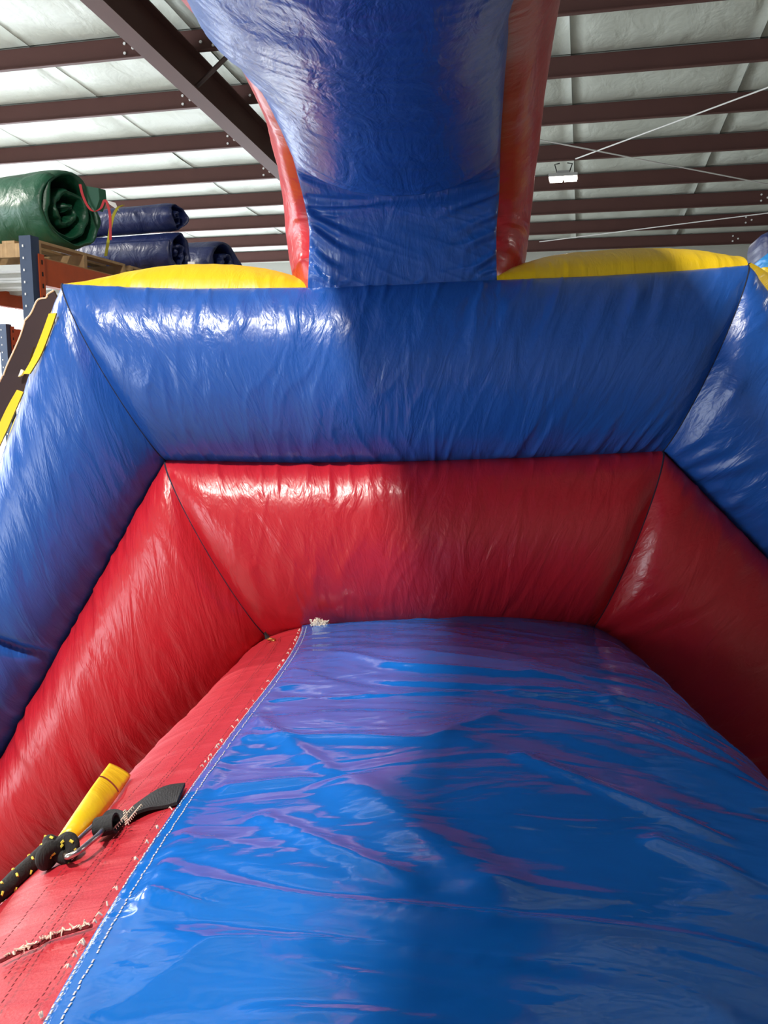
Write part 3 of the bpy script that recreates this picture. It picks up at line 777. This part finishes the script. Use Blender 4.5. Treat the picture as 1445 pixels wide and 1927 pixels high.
# ------------------------------------------------------------------ pallet racks
RXF = -3.5                                             # aisle face of the near rack
u1 = at_x(57, 500, RXF); Y1 = u1[1]
zdeck = at_x(57, 489, RXF)[2]
ztop = at_x(57, 446, RXF)[2]
BAY, DEP = 3.7, 1.15
def upright(mb, hol, x, y, z):
    w = .085; t = .008
    mb.prism([(x-w/2, y-w/2, 0), (x+w/2, y-w/2, 0), (x+w/2, y+w/2, 0), (x+w/2-t, y+w/2, 0), (x+w/2-t, y-w/2+t, 0), (x-w/2+t, y-w/2+t, 0), (x-w/2+t, y+w/2, 0), (x-w/2, y+w/2, 0)], (0, 0, z))
    zz = .1
    while zz < z-.03:
        hol.box((x-.016, y-w/2-.001, zz), (.009, .003, .014)); zz += .075
def rack(name, label, xf, y0, bay, nb, levels, zt, dep=DEP):
    o = empty(name, (xf-dep/2, y0, 0), label, 'rack', 'pallet racks along the left aisle')
    for k in range(nb+1):
        for x in (xf, xf-dep):
            mb = MB(); hol = MB(); upright(mb, hol, x, y0+k*bay, zt)
            up = mb.build('upright', M['rack_blue'], o); h = hol.build('slot', M['bolt'], up); h['kind'] = 'stuff'
            MB().box((x, y0+k*bay, .006), (.14, .14, .012)).build('foot_plate', M['rack_blue'], up)
        br = MB(); zz = .2
        while zz < zt-.7:
            br.tube([(xf, y0+k*bay, zz), (xf-dep, y0+k*bay, zz+.6)], .018, 6); zz += .62
        if k: br.build('frame_brace', M['rack_blue'], o)
    for z, pl in levels:
        for k in range(nb):
            for x, s in ((xf, 1), (xf-dep, -1)):
                ya, yb = y0+k*bay+.05, y0+(k+1)*bay-.05
                # stepped box beam: tall lip outside, ledge inside for the deck
                b = MB().prism([(x+s*.035, ya, z-.15), (x+s*.035, ya, z+.02), (x, ya, z+.02), (x, ya, z-.015), (x-s*.03, ya, z-.015), (x-s*.03, ya, z-.15)], (0, yb-ya, 0)).build('beam', M['rack_orange'], o)
                for yy, sg in ((ya, 1), (yb, -1)):
                    e = MB().box((x+s*.045, yy-.0*sg, z-.13), (.012, .055, .34)).build('end_plate', M['rack_orange'], b)
                    hl = MB()
                    for q in range(4): hl.box((x+s*.052, yy, z-.01-q*.075), (.004, .012, .028))
                    h2 = hl.build('slot', M['rack_dark'], e); h2['kind'] = 'stuff'
            if pl:
                nd = 8; w = (bay-.12)/nd
                for q in range(nd):
                    yy = y0+k*bay+.06+w*(q+.5)
                    mb = MB()
                    ww = w-.02
                    mb.prism([(xf-dep+.03, yy-ww/2, z-.015), (xf-dep+.03, yy+ww/2, z-.015), (xf-dep+.03, yy+ww/2, z-.05), (xf-dep+.03, yy+ww*.25, z-.05), (xf-dep+.03, yy+ww*.22, z-.028),
                              (xf-dep+.03, yy-ww*.22, z-.028), (xf-dep+.03, yy-ww*.25, z-.05), (xf-dep+.03, yy-ww/2, z-.05)], (dep-.06, 0, 0))
                    mb.build('deck_panel', M['deck'], o)
    return o
zlow = at_x(25, 585, RXF-DEP)[2]
rack('pallet_rack', 'orange and blue pallet rack holding pallets of rolled inflatables', RXF, Y1, BAY, 2, [(zdeck-.0, True)], ztop)
q = at_y(11, 640, 7.6)
rack('pallet_rack', 'lower orange and black pallet rack behind the near rack', q[0], 7.6, 3.2, 2, [(q[2]+.1, True)], q[2]+.16)

# pallets
PLABEL = ['wooden pallet under the green roll at the near end of rack', 'wooden pallet under the stacked navy rolls on rack', 'wooden pallet under the farthest navy roll on rack']
def pallet(k, x, y, z, sx=1.1, sy=1.1):
    o = empty('pallet', (x, y, z), PLABEL[k], 'pallet', 'pallets on the top of the rack')
    for s in (-1, 0, 1):
        MB().box((x, y+s*(sy/2-.02), z+.062), (sx, .038, .088)).build('stringer', M['wood'], o)
    for q in range(7):
        MB().box((x-sx/2+.05+q*(sx-.10)/6, y, z+.115), (.095, sy, .018)).build('deck_board', M['wood'], o)
    for q in range(3):
        MB().box((x-sx/2+.05+q*(sx-.10)/2, y, z+.009), (.10, sy, .018)).build('bottom_board', M['wood'], o)
    return z+.124
pz = pallet(0, RXF-.56, Y1+.65, zdeck+.02)
pallet(1, RXF-.56, Y1+1.82, zdeck+.02)
pallet(2, RXF-.56, Y1+2.98, zdeck+.02)

# rolled up inflatables
def roll(name, label, mat, c, axis, length, R, squash=(1, 1), turns=3.2, seed=1, thick=.07, group='rolled inflatables on the rack', start=-.6):
    c = np.asarray(c, float); ax = unit(axis); up = np.array([0, 0, 1.0]); sd = unit(np.cross(up, ax)); up = np.cross(ax, sd)
    o = empty(name, c-np.array([0, 0, R*squash[1]]), label, 'rolled inflatable', group)
    n = 150; th = np.linspace(0, turns*2*math.pi, n)
    core = R*.18; rr = R-(R-core)*np.clip((th-1.7*math.pi)/(th[-1]-1.7*math.pi), 0, 1)
    nl = 30; lev = np.sin(np.linspace(-1, 1, nl)*math.pi/2)
    V = []; uv = []
    loop = 2*nl
    for i in range(n):
        a = start+th[i]
        tk = thick*(.8+.2*math.sin(th[i]*2.3+seed))
        endv = length/2*(1+.05*float(vnoise(th[i]*1.3, 0, seed)))-.09*R*(i/n)
        for side in (0, 1):
            ls = lev if side == 0 else lev[::-1]
            for l in ls:
                pinch = (1-abs(l)**14)**.5                     # rounded ends
                mid = rr[i]-tk/2
                r_ = mid+(tk/2)*pinch*(1 if side == 0 else -1)
                x = l*endv
                nz = .05*R*float(vnoise(a*1.2+seed, x*2.2, seed)) + .028*R*float(vnoise(a*3.1, x*7, seed+2))*(.4+abs(l)**3*1.4)
                r_ += nz
                V.append(c+ax*x+sd*(math.cos(a)*r_*squash[0])+up*(math.sin(a)*r_*squash[1])); uv.append((a*R, x))
    f = []
    for i in range(n-1):
        for k in range(loop):
            l = (k+1) % loop; f.append((i*loop+k, i*loop+l, (i+1)*loop+l, (i+1)*loop+k))
    f.append(tuple(range(loop))[::-1]); f.append(tuple((n-1)*loop+k for k in range(loop)))
    link('rolled_sheet', V, f, mat, o, True, uv)
    return o, sd, up, ax
gy = Y1+.62
gtop = at_y(110, 320, gy)[2]; gz0 = pz+.004
Rg = (gtop-gz0)/2
cxr = at_y(128, 398, gy)
axg = unit(np.array([1.0, -.20, 0]))
gc = np.array([cxr[0], gy, gz0+Rg*1.02]) - axg*.62
gr, gsd, gup, gax = roll('rolled_inflatable', 'dark green rolled inflatable on the pallet nearest the upright', M['green'], gc, axg, 1.3, Rg*.97, (1.08, 1.0), 3.0, 4, .075, start=2.2)
# loose flap and red strap of the green roll
mb = MB()
fl = [at_y(162, 350, gy), at_y(185, 354, gy), at_y(187, 375, gy), at_y(180, 396, gy), at_y(166, 384, gy)]
mb.prism(fl, (.02, .06, .0)); mb.build('loose_flap', M['green'], gr)
rs = smooth_curve([at_y(*p, gy-.04) for p in [(151, 347), (155, 365), (164, 386), (176, 398), (190, 392), (197, 376), (202, 384), (207, 405), (208, 452)]], 50)
MB().ribbon(rs-RGT*.009, rs+RGT*.009, .004, -FWD).build('strap', M['strap_red'], gr)
# navy rolls
def navy(label, px, pyt, pyb, Y, length, seed, squash=(1.0, 1), ang=-.1, start=.5, rf=1.12):
    zt = at_y(px, pyt, Y)[2]; zb = at_y(px, pyb, Y)[2]; R = (zt-zb)/2
    xr = at_y(px, (pyt+pyb)/2, Y)[0]
    a = unit([1, ang, 0]); c = np.array([xr, Y, (zt+zb)/2])-a*(length/2-.02)
    return roll('rolled_inflatable', label, M['navy'], c, a, length, R*rf, squash, 2.4, seed, R*.30, start=start), R, c
ny = Y1+1.85
zb_ = zdeck+.146
pyb = None
def py_of(P):
    v = np.asarray(P)-EYE; return H/2-F_PX*np.dot(v, UPV)/np.dot(v, FWD)
X_ = at_y(330, 480, ny)[0]; zb_ += .015
(nlo, RL, cl_) = navy('navy blue rolled inflatable at the bottom of the stack of two', 335, 437, py_of((X_, ny, zb_)), ny, 1.1, 11, start=2.6, rf=1.0)
(nup, RU, cu_) = navy('navy blue rolled inflatable with a yellow strap, on top of another', 332, 382, py_of((X_, ny, cl_[2]+RL*1.08)), ny, 1.1, 13, (1.25, 1), start=2.4, rf=1.0)
Y3 = Y1+3.0; X3 = at_y(430, 480, Y3)[0]
navy('farthest navy blue rolled inflatable, alone on its pallet', 425, 452, py_of((X3, Y3, zb_)), Y3, 1.1, 17, (1.3, 1), start=2.4, rf=1.0)
ys = smooth_curve([at_y(*p, ny-.42) for p in [(232, 386), (222, 391), (214, 405), (209, 424), (205, 448), (199, 482)]], 40)
MB().ribbon(ys-RGT*.012, ys+RGT*.012, .004, -FWD).build('strap', M['strap_yellow'], nup[0])
a = at_y(201, 377, ny-.2)
MB().prism([a, a+RGT*.07+UPV*.03-UPV*.05, a+RGT*.10-UPV*.085, a+RGT*.02-UPV*.03], FWD*.01).build('white_label', M['paper'], nup[0])
a = at_y(360, 496, ny-.3)
tagm = MB().box(a, (.06, .004, .03)).build('white_label', M['paper'], nlo[0])

# ------------------------------------------------------------------ neighbour inflatable beyond the right corner
NY = 5.2
nb = empty('neighbour_inflatable', at_y(1470, 640, NY)*np.array([1, 1, 0]), 'dark and light blue inflatable with yellow edge beyond the right corner', 'inflatable')
A = [(1418, 505), (1416, 470), (1420, 453), (1434, 446), (1460, 441), (1500, 436), (1600, 440), (1600, 520), (1500, 520)]
def pillow(name, px, Y, depth, mat, bul, parent):
    P = resample(np.vstack([[at_y(*p, Y) for p in px], [at_y(*px[0], Y)]]), 81)[:-1]; c = P.mean(0); V = []; rings = 10
    for side in (-1, 1):
        for r in range(rings):
            s = 1-r/rings; b = bul*math.sqrt(1-s*s)
            for p in P: V.append(c+(p-c)*s+np.array([0, side*(depth/2+b), 0]))
    n = len(P); f = []
    for sd in (0, 1):
        o = sd*rings*n
        for r in range(rings-1):
            for k in range(n):
                l = (k+1) % n; q = (o+r*n+k, o+r*n+l, o+(r+1)*n+l, o+(r+1)*n+k); f.append(q if sd == 0 else q[::-1])
        q = tuple(o+(rings-1)*n+k for k in range(n)); f.append(q if sd == 0 else q[::-1])
    for k in range(n):
        l = (k+1) % n; f.append((k, rings*n+k, rings*n+l, l))
    uv = [(v[0], v[2]) for v in V]
    return link(name, V, f, mat, parent, True, uv)
pillow('dark_tube', A, NY+.3, .35, M['navy'], .10, nb)
pillow('light_tube', [(1421, 497), (1432, 486), (1450, 474), (1560, 450), (1600, 560), (1450, 560), (1428, 508)], NY, .25, M['sky_blue'], .06, nb)
pillow('yellow_edge', [(1428, 508), (1450, 507), (1600, 512), (1600, 640), (1445, 640), (1436, 515)], NY-.25, .2, M['yellow'], .03, nb)
zt = at_y(1500, 640, NY)[2]
x0, x1 = at_y(1436, 640, NY)[0], at_y(1600, 640, NY)[0]
MB().box(((x0+x1)/2, NY, zt/2+.01), (x1-x0, .5, zt)).build('base_block', M['navy'], nb)
